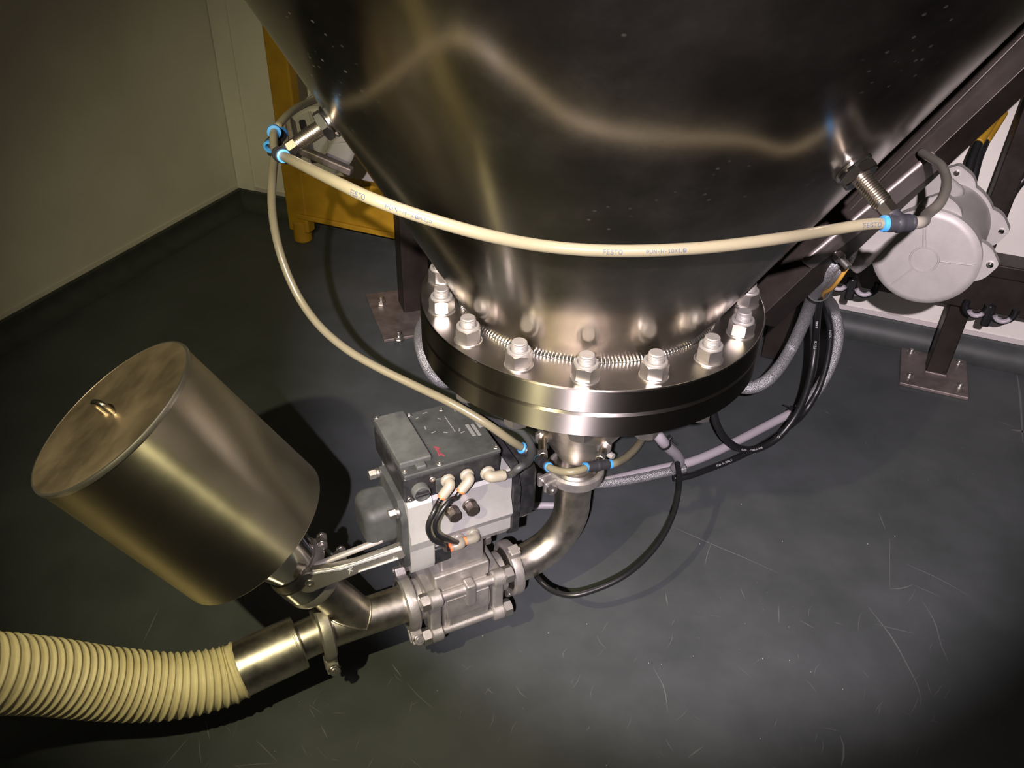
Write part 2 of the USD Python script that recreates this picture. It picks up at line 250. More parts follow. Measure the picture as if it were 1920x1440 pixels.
# scuffs and scratches worn into the vinyl
def ribbon(pts, w):
    p = np.array([at(x, y, .0003) for x, y in pts]); p = resample(spline(p, 6), .012)[0]; t = np.gradient(p, axis=0); t /= np.linalg.norm(t, axis=1, keepdims=True) + 1e-9
    nrm = np.cross(t, [0, 0, 1.0]); k = len(p); ww = w * np.sin(np.linspace(.25, math.pi - .25, k))[:, None] * (.7 + .6 * meshkit.noise(p * 90)[:, None])
    v = np.vstack([p + nrm * ww, p - nrm * ww]); i = np.arange(k - 1); f = np.vstack([np.stack([i, k + i, k + i + 1], 1), np.stack([i, k + i + 1, i + 1], 1)])
    return trimesh.Trimesh(v, f[:, ::-1], process=False)
scr = [([(1262, 988), (1330, 1018), (1410, 1052), (1460, 1075)], .0007), ([(1333, 1020), (1326, 1040), (1322, 1060)], .0006), ([(1388, 1102), (1397, 1123)], .0006), ([(1460, 1135), (1461, 1168)], .0008), ([(1500, 1163), (1527, 1178)], .0007),
       ([(1648, 962), (1660, 993)], .0006), ([(1668, 1010), (1668, 1060), (1668, 1103)], .0006), ([(1668, 1104), (1692, 1103), (1712, 1096)], .0009), ([(1715, 1098), (1762, 1118)], .0006), ([(1700, 1058), (1760, 1085), (1822, 1120)], .0007),
       ([(1628, 1138), (1672, 1195), (1700, 1245), (1722, 1290), (1727, 1318)], .0010), ([(1640, 1170), (1690, 1182), (1715, 1188)], .0006), ([(1728, 1125), (1752, 1165), (1765, 1210), (1778, 1240)], .0007), ([(1575, 1378), (1583, 1405), (1577, 1437)], .0013),
       ([(1248, 1112), (1252, 1136)], .0008), ([(1225, 1252), (1245, 1290), (1252, 1335)], .0006), ([(1290, 1420), (1318, 1400)], .0008), ([(385, 1350), (393, 1385)], .0010), ([(305, 1440), (335, 1405), (352, 1385)], .0009), ([(602, 1360), (614, 1384)], .0011),
       ([(480, 1388), (500, 1407), (520, 1428)], .0006), ([(372, 1382), (377, 1430)], .0007), ([(580, 1328), (590, 1345)], .0009), ([(444, 1436), (520, 1430)], .0006), ([(762, 1280), (790, 1310), (815, 1330)], .0005), ([(912, 1290), (924, 1300)], .0007),
       ([(268, 1205), (280, 1180), (298, 1140)], .0008), ([(855, 1090), (868, 1082)], .0006), ([(1018, 1050), (1030, 1046)], .0012), ([(735, 1245), (752, 1268)], .0010), ([(1545, 770), (1558, 777)], .0010), ([(1590, 688), (1597, 690)], .0012), ([(1870, 790), (1880, 793), (1900, 800)], .0009), ([(1905, 694), (1911, 730), (1915, 775), (1918, 830)], .0022), ([(1893, 690), (1906, 694), (1925, 700)], .0025), ([(1896, 806), (1912, 808), (1930, 812)], .0040)]
for _ in range(110):
    x, y = rng.uniform(300, 1800), rng.uniform(1130, 1438); a = rng.choice([.5, -1.0, 1.2, 2.0]) + rng.normal(0, .25); L = rng.uniform(6, 38)
    if y < 1440 - (x - 0) * .0 and y > 1330 - .3 * max(0, x - 500): scr.append(([(x, y), (x + L * .5 * math.cos(a) + rng.normal(0, 2), y + L * .5 * math.sin(a)), (x + L * math.cos(a), y + L * math.sin(a))], rng.uniform(.0002, .0005)))
part('scuff_marks', cat(*[ribbon(p, w) for p, w in scr]), scuff_m, fl, smooth=False, kind='stuff')
crumbs = [(1240, 1245), (1300, 1230), (1467, 1015), (1520, 1260), (1580, 1292), (1678, 1005), (1627, 1020), (1430, 1235), (1390, 945), (905, 1192), (820, 1295), (1028, 1187), (1425, 1385), (1312, 1020), (1137, 1435), (1216, 1243), (1100, 1170), (1480, 1238)]
part('crumbs', cat(*[put(trimesh.creation.icosphere(1, .0008), at(x, y, .0006)) for x, y in crumbs]), scuff2, fl, kind='stuff')

# ------------------------------------------------------------------ hopper and its flanges
AX = np.array([.0883, .8627, 0]); CO = AX + np.array([-.004, 0, 0]); Z1 = .5274; TA = math.tan(math.radians(29.9)); R0 = .147; AL = math.radians(29.9)
hop = thing('hopper', 'large dark brushed steel hopper cone filling the top of the picture', 'hopper', AX + [0, 0, .4995])
ht = 1.30; rt = R0 + (ht - Z1) * TA
part('cone', put(lathe([(R0 - .004, Z1 - .002), (R0, Z1), *[(R0 + (z - Z1) * TA, z) for z in np.linspace(Z1 + .02, ht, 14)], (rt, 1.75), (rt - .004, 1.75), (rt - .004, ht), (R0 - .004, Z1 + .004)], 256), CO), hop_steel, hop)
ang = np.arange(960) * 2 * math.pi / 960; beadr = .0042 + .0009 * np.abs(np.sin(ang * 120))
q = np.arange(8) * 2 * math.pi / 8
bv = np.stack([(R0 + .0012 + beadr[:, None] * np.cos(q)) * np.cos(ang)[:, None] + CO[0], (R0 + .0012 + beadr[:, None] * np.cos(q)) * np.sin(ang)[:, None] + CO[1], Z1 + .0012 + beadr[:, None] * np.sin(q)], -1).reshape(-1, 3)
i, j = np.meshgrid(np.arange(960), np.arange(8), indexing='ij'); qq = np.stack([i * 8 + j, (i + 1) % 960 * 8 + j, (i + 1) % 960 * 8 + (j + 1) % 8, i * 8 + (j + 1) % 8], -1).reshape(-1, 4)
part('weld_bead', trimesh.Trimesh(bv, np.vstack([qq[:, [0, 1, 2]], qq[:, [0, 2, 3]]]), process=False), bright_steel, hop, smooth=50, label='rippled bright weld seam')
part('flange', put(lathe([(.13, .4995), (.1960, .4995), (.1975, .5010), (.1975, .5262), (.1963, Z1), (.13, Z1)], 256), AX), flange_steel, hop, label='thick round bolted flange of the hopper')
part('flange_face', put(lathe([(.1462, Z1 - .0002), (.1958, Z1 - .0002), (.1961, Z1 + .0001), (.1958, Z1 + .0003), (.1462, Z1 + .0003)], 192), AX), flange_top, hop, label='smooth upper face of the flange')
red = thing('discharge_reducer', 'round steel counter flange with funnel under the hopper flange', 'reducer', AX + [0, 0, .25])
part('flange', put(lathe([(.02, .470), (.196, .470), (.1972, .4712), (.1972, .4958), (.194, .4985), (.02, .4985)], 256), AX), flange_steel, red)
part('funnel', put(lathe([(.0255, .286), (.137, .471), (.132, .471), (.0235, .288)], 96), AX), pipe_steel, red)
part('ferrule', put(lathe([(.0235, .290), (.0255, .288), (.0255, .264), (.031, .260), (.031, .2565), (.0235, .2565)], 64), AX), pipe_steel, red)
# flange bolts
ORD = ['leftmost, half hidden behind the cone', 'second from the left', 'third from the left', 'fourth from the left', 'fifth, at the front middle', 'sixth, just right of front middle', 'third from the right', 'second from the right', 'rightmost, half hidden by the support']
BP = -.0923
stud_m = cat(thread(.0082, .0155, .0262, .0019, .0007, 28), put(disc(.0079, .026, .0285, .0009, 28)), disc(.0075, -.072, .0156, .0006, 24))
nut_m = tri(man(hexm(.0245, .0150)) - man(put(disc(.0076, -.01, .03, .0001, 24))))
collar_m = lathe([(.0085, .0135), (.0122, .0135), (.0124, .0160), (.0117, .0176), (.0095, .0178), (.0085, .0165)], 40)
wash_m = disc(.0150, 0, .0021, .0005, 40, hole=.0080)
for k in range(-4, 5):
    a = BP + k * math.pi / 8; o = AX + np.array([.1764 * math.sin(a), -.1764 * math.cos(a), Z1]); R = trimesh.transformations.rotation_matrix(rng.uniform(0, 1.05), [0, 0, 1])[:3, :3]
    b = thing('flange_bolt', f'stud bolt with lock nut on the hopper flange, {ORD[k + 4]}', 'bolt', o, 'stud bolts round the hopper flange')
    part('stud', put(stud_m, o, R), stud_steel, b); n_ = part('nut', put(nut_m, o + [0, 0, .0021], R), bolt_steel, b, smooth=20); part('nut_collar', put(collar_m, o + [0, 0, .0021], R), stud_steel, n_)
    part('washer', put(wash_m, o, R), bolt_steel, b)
    part('nut', put(put(nut_m, (0, 0, 0), np.diag([1, -1, -1.0])), [o[0], o[1], .4698], R), bolt_steel, b, smooth=20)

# ------------------------------------------------------------------ pipe run: elbow, clamps, ball valve, wye, sleeve, ribbed hose
D = unit([.8936, .4488, 0]); E2 = np.array([-D[1], D[0], 0]); ZP = .110; PR = .0248; PX = AX + [0, 0, ZP]
RP = np.column_stack([-D, -E2, [0, 0, 1]])                         # pipe axes: s down the pipe, e towards us
def on(s, e=0, h=0): return PX - D * s - E2 * e + np.array([0, 0, h])
FP = frame(-D)                                                      # lathes along the pipe
RE = .082
arc = [AX + [0, 0, z] for z in np.linspace(.2565, ZP + RE, 5)] + [AX + [0, 0, ZP + RE] - D * RE * (1 - math.cos(t)) - np.array([0, 0, RE * math.sin(t)]) for t in np.linspace(.08, math.pi / 2, 16)] + [on(.09), on(.098)]
elb = thing('elbow_pipe', 'bent steel pipe elbow below the funnel', 'pipe', AX + [0, 0, ZP])
part('bend', sweep(np.array(arc), PR, 48), pipe_steel, elb)
part('ferrule', put(disc(.031, .2495, .2555, .0015, 48, hole=.02), AX), pipe_steel, elb); part('ferrule', put(disc(.031, 0, .006, .0015, 48, hole=.02), on(.094), FP), pipe_steel, elb)
def clamp(label, o, R, lug_ang, wing=True):
    "tri-clamp ring about local z with hinge and screw"
    t = thing('pipe_clamp', label, 'clamp', o, 'hinged pipe clamps along the run')
    ring = lathe([(.0315, -.0075), (.0345, -.0085), (.0385, -.0062), (.0395, 0), (.0385, .0062), (.0345, .0085), (.0315, .0075), (.0335, 0)], 72)
    part('ring', put(ring, o, R), cast_steel, t)
    Q = R @ trimesh.transformations.rotation_matrix(lug_ang, [0, 0, 1])[:3, :3]
    for s in (-1, 1): part('lug', put(put(rbox(.020, .006, .016, .002), (.046, s * .0068, 0)), o, Q), cast_steel, t)
    sc = part('screw', put(rod((.049, -.017, 0), (.049, .020, 0), .0038), o, Q), bolt_steel, t)
    part('nut', put(put(hexm(.0125, .008), (.049, .0105, 0), frame((0, 1, 0))), o, Q), bolt_steel, sc, smooth=20)
    if wing: part('head', put(put(hexm(.011, .006), (.049, -.0165, 0), frame((0, 1, 0))), o, Q), bolt_steel, sc, smooth=20)
    Q2 = R @ trimesh.transformations.rotation_matrix(lug_ang + math.pi, [0, 0, 1])[:3, :3]
    part('hinge', put(cat(put(rbox(.012, .016, .015, .002), (.043, 0, 0)), rod((.046, 0, -.009), (.046, 0, .009), .003)), o, Q2), cast_steel, t)
clamp('steel clamp ring joining the funnel to the elbow', AX + [0, 0, .256], np.eye(3), math.radians(215))
clamp('steel clamp ring between elbow and ball valve', on(.094), FP, math.radians(165))
clamp('steel clamp ring between ball valve and branch pipe', on(.2455), FP, math.radians(218))
clamp('steel clamp ring next to the plain sleeve', on(.359), FP, math.radians(208))
# ball valve
VS = .1745
bv_ = thing('ball_valve', 'blocky cast steel ball valve in the pipe under the actuator', 'valve', on(VS, 0, -.05))
def vbox(e1a, e1b, ea, eb, za, zb, r=.003): return put(rbox(e1b - e1a, eb - ea, zb - za, r), PX + D * ((e1a + e1b) / 2 - VS) - E2 * ((ea + eb) / 2) + np.array([0, 0, (za + zb) / 2 - ZP]), np.column_stack([D, -E2, [0, 0, 1]]))
part('body', tri(man(vbox(-.034, .034, -.036, .036, .074, .147, .005)) + man(put(disc(.0415, -.034, .034, .003, 64), on(VS), FP))), cast_steel, bv_)
part('side_panel', cat(vbox(-.030, .030, .0385, .0425, .101, .136, .001), vbox(-.026, .030, .036, .0400, .084, .104, .001)), cast_steel, bv_)
for sgn in (-1, 1):
    cap = tri(man(vbox(sgn * .045 - .008, sgn * .045 + .008, -.032, .032, .070, .150, .004)) + man(vbox(sgn * .045 - .008, sgn * .045 + .008, -.041, .041, .080, .141, .004)) + man(put(disc(.028, -.014 if sgn > 0 else 0, .014 if sgn < 0 else 0, .001, 48), on(VS - sgn * .053 ), FP if sgn < 0 else FP)))
    pc = part('end_cap', cap, cast_steel, bv_)
for e in (-1, 1):
    for h in (-1, 1):
        o = on(VS, e * .0375, h * .0335)
        rd = part('tie_bolt', rod(o - D * .066, o + D * .066, .0062, 24), cast_steel, bv_)
        for sgn in (-1, 1):
            part('bolt_head', put(hexm(.0205, .0115), o + D * (sgn * .0535 - (0 if sgn > 0 else 0)), frame(D * sgn)), bolt_steel, rd, smooth=20)
            part('boss', rod(o + D * sgn * .036, o + D * sgn * .0535, .0118, 32), cast_steel, rd)
part('lug', cat(vbox(-.004, .010, .030, .0475, .118, .155, .003)), cast_steel, bv_)
part('mounting_pad', cat(vbox(-.042, .036, -.030, .030, .147, .172, .003), vbox(-.030, .030, -.022, .024, .172, .215, .003)), cast_steel, bv_)
# wye piece with its branch
SB = .309; PB = on(SB)
wye = thing('wye_pipe', 'straight steel pipe with a slanted branch welded into it', 'pipe', PB)
main = put(lathe([(0, 0), (PR, 0), (PR, .100), (0, .100)], 72), on(.252), FP); br = rod(PB + U * .004, PB + U * .100, PR - .0002, 72, c=.0001)
part('run', main, pipe_steel, wye); part('branch', br, pipe_steel, wye)
part('ferrule', put(disc(.031, 0, .006, .0015, 48, hole=.02), on(.247), FP), pipe_steel, wye); part('ferrule', put(disc(.031, 0, .006, .0015, 48, hole=.02), on(.352), FP), pipe_steel, wye)
FU = frame(U, hint=-E2)
part('ferrule', put(disc(.031, .094, .100, .0015, 48, hole=.02), PB, FU), pipe_steel, wye)
# seam of the branch weld
th = np.linspace(0, 2 * math.pi, 120); Bx, By = FU[:, 0], FU[:, 1]; wp = []
for t in th:
    c = Bx * math.cos(t) * PR + By * math.sin(t) * PR; L = np.linspace(0, .1, 400); P_ = PB + c + U * L[:, None]; rr = P_ - PX; dist = np.linalg.norm(rr - np.outer(rr @ D, D), axis=1); ok = np.where(dist > PR)[0]; wp.append(P_[ok[0]] if len(ok) else P_[-1])
part('weld_seam', sweep(np.array(wp), .0014, 8), pipe_steel, wye)
slv = thing('hose_sleeve', 'plain wide steel sleeve pushed into the ribbed hose', 'pipe adapter', on(.42))
SO = on(.361); DS = unit(at(440, 1260, d=1.046) - SO); FS = frame(DS)
def sl(s): return SO + DS * (s - .361)
part('spigot', put(lathe([(0, 0), (.031, 0), (.031, .006), (PR, .0065), (PR, .034), (0, .034)], 64), SO, FS), pipe_steel, slv)
part('sleeve', put(lathe([(0, .0295), (.0330, .0295), (.0345, .0310), (.0345, .109), (.0335, .1098), (.0330, .135), (0, .135)], 72), SO, FS), pipe_steel, slv)
part('groove_ring', put(lathe([(.0342, .0335), (.0351, .0342), (.0351, .0352), (.0342, .036)], 64), SO, FS), pipe_steel, slv)
hp = np.vstack([[sl(.463), sl(.485)], [at(x, y, d=d) for x, y, d in ((340, 1285, 1.015), (262, 1286, .988), (176, 1279, .952), (88, 1268, .91), (0, 1262, .868), (-90, 1258, .83), (-220, 1262, .77))]])
hp = resample(spline(hp, 16), .00088)[0]
PIT = .0098
def ribs(s, a):
    ph = ((s / PIT + a / (2 * math.pi)) % 1.0); rib = np.exp(-((ph - .5) / .15) ** 2)
    taper = .0342 + (.0388 - .0342) * np.clip((s - .004) / .13, 0, 1) ** .85
    return taper + .0024 * rib
du = thing('ribbed_hose', 'thick cream ribbed hose coming in from the lower left', 'hose', on(.47)); part('wall', sweep(hp, .03, 44, ribs), duct_m, du, smooth=True)

# ------------------------------------------------------------------ canister on the branch, with its butterfly valve and lever
can = thing('dome_canister', 'big round brushed steel canister leaning to the left on the slanted branch', 'canister', PB + U * .212)
part('shell', put(lathe([(0, .212), (.0965, .212), (.0985, .214), (.0990, .421), (.0990, .4235), (.096, .4235), (.095, .217), (0, .217)], 128), PB, FU), can_steel, can)
part('lid', put(lathe([(0, .4225), (.0970, .4225), (.0996, .4235), (.0998, .4255), (.0985, .4268), (0, .4285)], 128), PB, FU), lid_steel, can, label='dull brownish lid with a pale rolled edge')
part('rim', put(lathe([(.0975, .4215), (.1002, .4215), (.1008, .4245), (.1000, .4268), (.0978, .4271)], 128), PB, FU), bolt_steel, can)
lo = PB + U * .428; lx = unit(np.array([.55, -.25, 0]) - (np.array([.55, -.25, 0]) @ U) * U)
part('lug', cat(sweep(spline([lo - lx * .010, lo - lx * .010 + U * .012, lo - lx * .004 + U * .017, lo + lx * .008 + U * .015, lo + lx * .011], 10), .0032, 12)), nickel, can, label='small bent steel eye on the lid')
part('neck', put(lathe([(0, .141), (.034, .141), (.036, .150), (.040, .165), (.046, .185), (.058, .2125), (0, .2125)], 96), PB, FU), bright_steel, can, label='mirror bright flared neck')
bf = thing('butterfly_valve', 'small hand butterfly valve between canister and branch', 'valve', PB + U * .115)
part('body', put(lathe([(0, .1005), (.034, .1005), (.034, .104), (.039, .105), (.039, .1275), (.034, .1285), (.034, .1295), (0, .1295)], 72), PB, FU), bright_steel, bf)
part('clamp_ring', put(lathe([(.030, .090), (.036, .090), (.0385, .096), (.0375, .1045), (.030, .105)], 72), PB, FU), cast_steel, bf); part('clamp_ring', put(lathe([(.030, .1255), (.0375, .1255), (.0385, .133), (.036, .140), (.030, .140)], 72), PB, FU), cast_steel, bf)
W = np.array([.63578, -.71545, .28967]); LV = unit(D + np.array([0, 0, .19]) - E2 * .16); HB = PB + U * .125; W0 = W; W = unit(W - (W @ LV) * LV)
for k, (dl, dz) in enumerate(((.044, .097), (.041, .132))):
    o = PB + U * dz + unit(np.cross(U, W) - W * .25) * dl
    part('clamp_bolt', cat(rod(o - W * .014, o + W * .012, .0030), put(hexm(.012, .006), o + W * .004, frame(W)), put(hexm(.012, .005), o - W * .012, frame(W)), put(rbox(.012, .014, .016, .002), o - unit(np.cross(U, W)) * .004, frame(W, U))), bolt_steel, bf)
_q = HB + W * .05 - CAM; HB = at(580, 1088, d=_q @ _f + .012) - W * .05
lever_m = mat('lever_casting', (.46, .44, .39), .36, .85, var=.15, vscale=40, bump=.2, bscale=400)
lev = thing('valve_lever', 'flat grey cast lever with a pivot screw in front of the canister neck', 'lever', HB + W * .05)
RL = np.column_stack([LV, np.cross(W, LV), W])
part('stem', rod(HB + W * .026, HB + W * .0445, .011, 32), cast_steel, bf)
bl = Polygon([(-.004, -.0135), (.030, -.0115), (.060, -.0085), (.113, -.0085), (.116, -.006), (.116, .0055), (.113, .008), (.060, .0065), (.030, .0095), (.008, .0145)]).buffer(.0005)
bl = unary_union([bl, Point(0, 0).buffer(.0145, 24)])
part('blade', put(slab(bl, .011, .0016), HB + W * .045, RL), lever_m, lev)
part('edge_rib', put(cat(put(rbox(.078, .0034, .0026, .0010), (.076, .0054, .0118)), put(rbox(.036, .0034, .0026, .0010), (.023, .0088, .0116), trimesh.transformations.rotation_matrix(-.19, [0, 0, 1])[:3, :3]), put(rbox(.050, .0022, .0020, .0009), (.082, -.0062, .0117))), HB + W * .045, RL), bracket_alu, lev)
emb = cat(*[put(rbox(.0065, .0013, .0012, .0005), (.048 + .0012 * k, -.001 + .002 * k - .002, .0112), trimesh.transformations.rotation_matrix(a, [0, 0, 1])[:3, :3]) for k, a in ((0, 1.1), (1, -.7), (2, .5), (1.5, 1.9))])
part('emblem', put(emb, HB + W * .045, RL), bracket_alu, lev, label='small raised winged emblem')
part('pivot_screw', put(cat(disc(.0052, .0108, .0125, .0006, 24, hole=.0022), disc(.0024, .0100, .0116, .0002, 6)), HB + W * .045, RL), bolt_steel, lev)
part('release_arm', put(cat(put(rbox(.088, .0065, .008, .0028), (.052, .0125, -.006), trimesh.transformations.rotation_matrix(.06, [0, 0, 1])[:3, :3]), put(disc(.0125, -.012, 0, .001, 32))), HB + W * .045, RL), alu, lev)

# ------------------------------------------------------------------ pneumatic actuator with positioner box
VO = AX - D * .165; RA = np.column_stack([D, E2, [0, 0, 1]])        # actuator axes: along the pipe, away from us, up
def ac(a, b, h): return VO + D * a + E2 * b + np.array([0, 0, h])
def abox(a0, a1, b0, b1, h0, h1, r=.002): return put(rbox(a1 - a0, b1 - b0, h1 - h0, r), ac((a0 + a1) / 2, (b0 + b1) / 2, (h0 + h1) / 2), RA)
def aslab(prof, a0, a1, c=0): return put(slab(Polygon(prof), a1 - a0, c), ac(a0, 0, 0), np.column_stack([E2, [0, 0, 1], D]))
act = thing('rotary_actuator', 'silver and black pneumatic actuator standing on the ball valve', 'actuator', ac(0, 0, .215))
prof = [(-.030, .216), (-.040, .232), (-.040, .250), (-.046, .262), (-.040, .285), (-.040, .318), (-.034, .326), (.034, .326), (.040, .318), (.046, .262), (.040, .232), (.030, .216)]
part('body', aslab(prof, -.056, .050), alu_body, act, smooth=15)
prof2 = [(-.043, .212), (-.046, .222), (-.047, .252), (-.052, .268), (-.047, .290), (-.046, .322), (-.040, .331), (.040, .331), (.046, .322), (.052, .268), (.046, .222), (.043, .212)]
part('end_housing', aslab(prof2, -.086, -.0555), bracket_alu, act, smooth=15)
part('rear_recess', abox(-.0555, -.034, -.0445, -.030, .214, .240, .003), black, act)
part('end_cap', tri(man(aslab([(-.044, .226), (-.044, .300), (-.032, .326), (.034, .326), (.044, .300), (.044, .226), (.030, .216), (-.030, .216)], -.094, -.086)) + man(put(rbox(.046, .058, .058, .013), ac(-.108, .006, .275), RA))), dusty, act, smooth=25, label='black end cap at the left')
part('end_cap', tri(man(aslab([(-.044, .226), (-.046, .300), (-.034, .334), (.034, .334), (.044, .300), (.044, .226), (.030, .212), (-.030, .212)], .0505, .060)) + man(put(rbox(.040, .074, .092, .016), ac(.074, .004, .272), RA))), black, act, smooth=25, label='black end cap at the right')
for b, h in ((-.037, .312), (-.037, .245), (.036, .315)): part('cap_screw', put(cat(hexm(.011, .009), put(disc(.0065, -.004, 0, .0006, 24))), ac(-.098, b, h), frame(-D)), bolt_steel, act, smooth=20)
for a in (-.030, -.007):
    part('plug', put(cat(put(disc(.0090, 0, .003, .0006, 32)), put(hexm(.0142, .0115), (0, 0, .003))), ac(a, -.040, .293 + (a + .03) * .05), frame(-E2)), plug_m, act, smooth=20, label='dark hexagonal plug')
pos = thing('positioner_box', 'dusty black control box with a knob on top of the actuator', 'control box', ac(0, .02, .326))
BX0, BX1, BY0, BY1, BZ0, BZ1 = -.0880, .0325, -.0430, .0660, .3270, .3640
part('housing', abox(BX0, BX1, BY0, BY1, BZ0, BZ1, .003), black, pos)
part('lid', abox(BX0 + .001, BX1 + .0005, BY0 - .001, BY1, BZ1 - .0005, BZ1 + .0055, .0018), dusty, pos)
part('raised_panel', abox(BX0 + .001, BX0 + .040, BY0 + .014, BY1 + .0005, BZ1 + .004, BZ1 + .0125, .0022), dusty_lid, pos)
part('latch', abox(BX0 + .018, BX0 + .030, BY0 + .004, BY0 + .013, BZ1 + .004, BZ1 + .0095, .0016), dusty_lid, pos)
for a, b in ((BX0 + .004, BY1 - .003), (BX0 + .045, BY1 - .004), (BX0 + .004, BY0 + .007), (BX0 + .045, BY0 + .004), (BX1 - .004, BY0 + .005), (BX0 + .085, BY1 - .010)):
    part('lid_screw', put(cat(disc(.0034, 0, .0016, .0005, 20, hole=.0012), disc(.0013, 0, .0008, .0001, 6)), ac(a, b, BZ1 + .005 + (.0075 if b > BY1 - .0035 and a < BX0 + .02 else 0))), bolt_steel, pos)
for a0, a1, b0, b1 in ((.012, .0165, .006, .030), (.0185, .0225, .004, .028), (.0255, .0315, .018, .044)): part('label_plate', abox(a0, a1, b0 - .014, b1 - .014, BZ1 + .0050, BZ1 + .0061, .0004), pale, pos)
part('chip_marks', cat(*[put(rbox(.0035 + .003 * rng.random(), .0016, .0004, .0002), ac(a, b, BZ1 + .0056), RA @ trimesh.transformations.rotation_matrix(rng.uniform(0, 3), [0, 0, 1])[:3, :3]) for a, b in ((-.036, .052), (-.034, .030), (-.028, .018), (-.015, .012), (-.024, .058), (.002, .010), (.004, .004), (-.012, .040), (.012, .048))]), chip, pos, kind='stuff')
part('scratch', put(rbox(.0012, .034, .0006, .0003), ac(-.004, .025, BZ1 + .0056), RA), chip, pos)
part('red_mark', cat(*[put(rbox(.0024, .008, .0005, .0002), ac(-.036 + dx, -.016 + dy, BZ1 + .0057), RA @ trimesh.transformations.rotation_matrix(r_, [0, 0, 1])[:3, :3]) for dx, dy, r_ in ((0, 0, .3), (-.001, -.006, -.2), (.001, .005, .6), (.002, -.009, .5))]), red_m, pos, kind='stuff', label='smudged red paint mark')
kn = part('knob', put(lathe([(0, 0), (.0105, 0), (.0105, .008), (.0098, .0095), (.0085, .0095), (.0080, .006), (0, .006)], 40), ac(BX0 + .0185, BY0, .3435), frame(-E2)), dusty_lid, pos, label='round slotted adjusting knob')
part('grip', put(rbox(.0165, .0036, .008, .0012), ac(BX0 + .0185, BY0 - .0075, .3435), np.column_stack([D, [0, 0, 1], -E2])), black, kn)
for a, h in ((BX0 + .034, .354), (BX0 + .006, .333)): part('front_screw', put(cat(disc(.0036, 0, .0018, .0005, 20, hole=.0010), disc(.0011, 0, .001, .0001, 8)), ac(a, BY0, h), frame(-E2)), bolt_steel, pos)
part('front_recess', abox(BX0 + .038, BX0 + .058, BY0 - .0012, BY0 + .002, .331, .352, .0008), dusty, pos)

def elbow_fitting(name, label, o, n, out, ringm, r=.0062, L1=.010, L2=.016, body=ivory, bend=.55):
    "push-in elbow: a collar on the wall at o along n, then a bent arm along out, ending in a coloured ring"
    t = thing(name, label, 'hose fitting', o, 'push-in elbow fittings on the actuator'); n, out = unit(n), unit(out); k = o + n * L1
    part('body', cat(rod(o, o + n * .006, r * 1.35, 28), sweep(spline([o + n * .003, k, k + (n * .3 + out * .7) * .004, k + out * L2], 10), r, 20)), body, t)
    e = k + out * L2; part('release_ring', rod(e - out * .0005, e + out * .0035, r * .86, 24), ringm, t); return e + out * .002, out
eA, oA = elbow_fitting('elbow_fitting', 'ivory elbow fitting with orange ring on the control box, left one of the pair', ac(-.036, BY0, .3475), -E2, -D * .75 + np.array([0, 0, -.75]) - E2 * .25, orange)
eB, oB = elbow_fitting('elbow_fitting', 'ivory elbow fitting with orange ring on the control box, right one of the pair', ac(-.012, BY0, .3470), -E2, -D * .75 + np.array([0, 0, -.65]) - E2 * .25, orange)
eC, oC = elbow_fitting('elbow_fitting', 'ivory elbow fitting with the dark grey tube at the right end of the control box', ac(.0145, BY0, .3410), -E2, D * .95 + np.array([0, 0, -.15]) - E2 * .10, ivory, r=.0068)
eD, oD = elbow_fitting('elbow_fitting', 'smoky elbow fitting with orange ring low on the actuator body, left one', ac(-.022, -.038, .2430), -E2, -D + np.array([0, 0, -.12]), orange, body=smoky, r=.0060, L1=.012, L2=.012)
eE, oE = elbow_fitting('elbow_fitting', 'smoky elbow fitting with orange ring low on the actuator body, right one', ac(-.002, -.038, .2430), -E2, -D + np.array([0, 0, -.02]), orange, body=smoky, r=.0060, L1=.010, L2=.012)
def hose(name, label, pts, r, m, category='hose', group=None, n=14, step=.004, texts=(), inkm=None, dens=10):
    p = resample(spline(pts, dens), step)[0]; t = thing(name, label, category, p[0], group); k = part('tube', sweep(p, r, n), m, t, smooth=True)
    for txt, x, y, h, flip in texts:                                # printed words start where the photo shows them
        q = (p - CAM); c = np.stack([960 + FPX * (q @ _r) / (q @ _f), 720 - FPX * (q @ _u) / (q @ _f)], 1); i_ = np.argmin(np.linalg.norm(c - [x, y], axis=1)); s_ = np.r_[0, np.cumsum(np.linalg.norm(np.diff(p, axis=0), axis=1))]
        part('print', wrap_text(txt, p, s_[i_], h, r, CAM + np.array([0, 0, -.12 if flip > 0 else .1]), flip), inkm, t, smooth=False, label='printed ' + txt)
    return p
def aat(x, y, b):
    "the point seen at (x, y) in the plane b behind the actuator's middle"
    q = ray(x, y); return CAM + q * ((b - (CAM - VO) @ E2) / (q @ E2))
hose('thin_air_tube', 'thin black tube looping down the actuator front, outer one', [eA, eA + oA * .008, aat(818, 950, -.074), aat(803, 985, -.080), aat(810, 1010, -.076), aat(832, 1022, -.066), eD + oD * .006, eD], .0031, rubber, group='thin black tubes on the actuator front')
hose('thin_air_tube', 'thin black tube looping down the actuator front, inner one', [eB, eB + oB * .008, aat(842, 940, -.070), aat(818, 975, -.076), aat(817, 997, -.074), aat(838, 1011, -.064), eE + oE * .006, eE], .0031, rubber, group='thin black tubes on the actuator front')

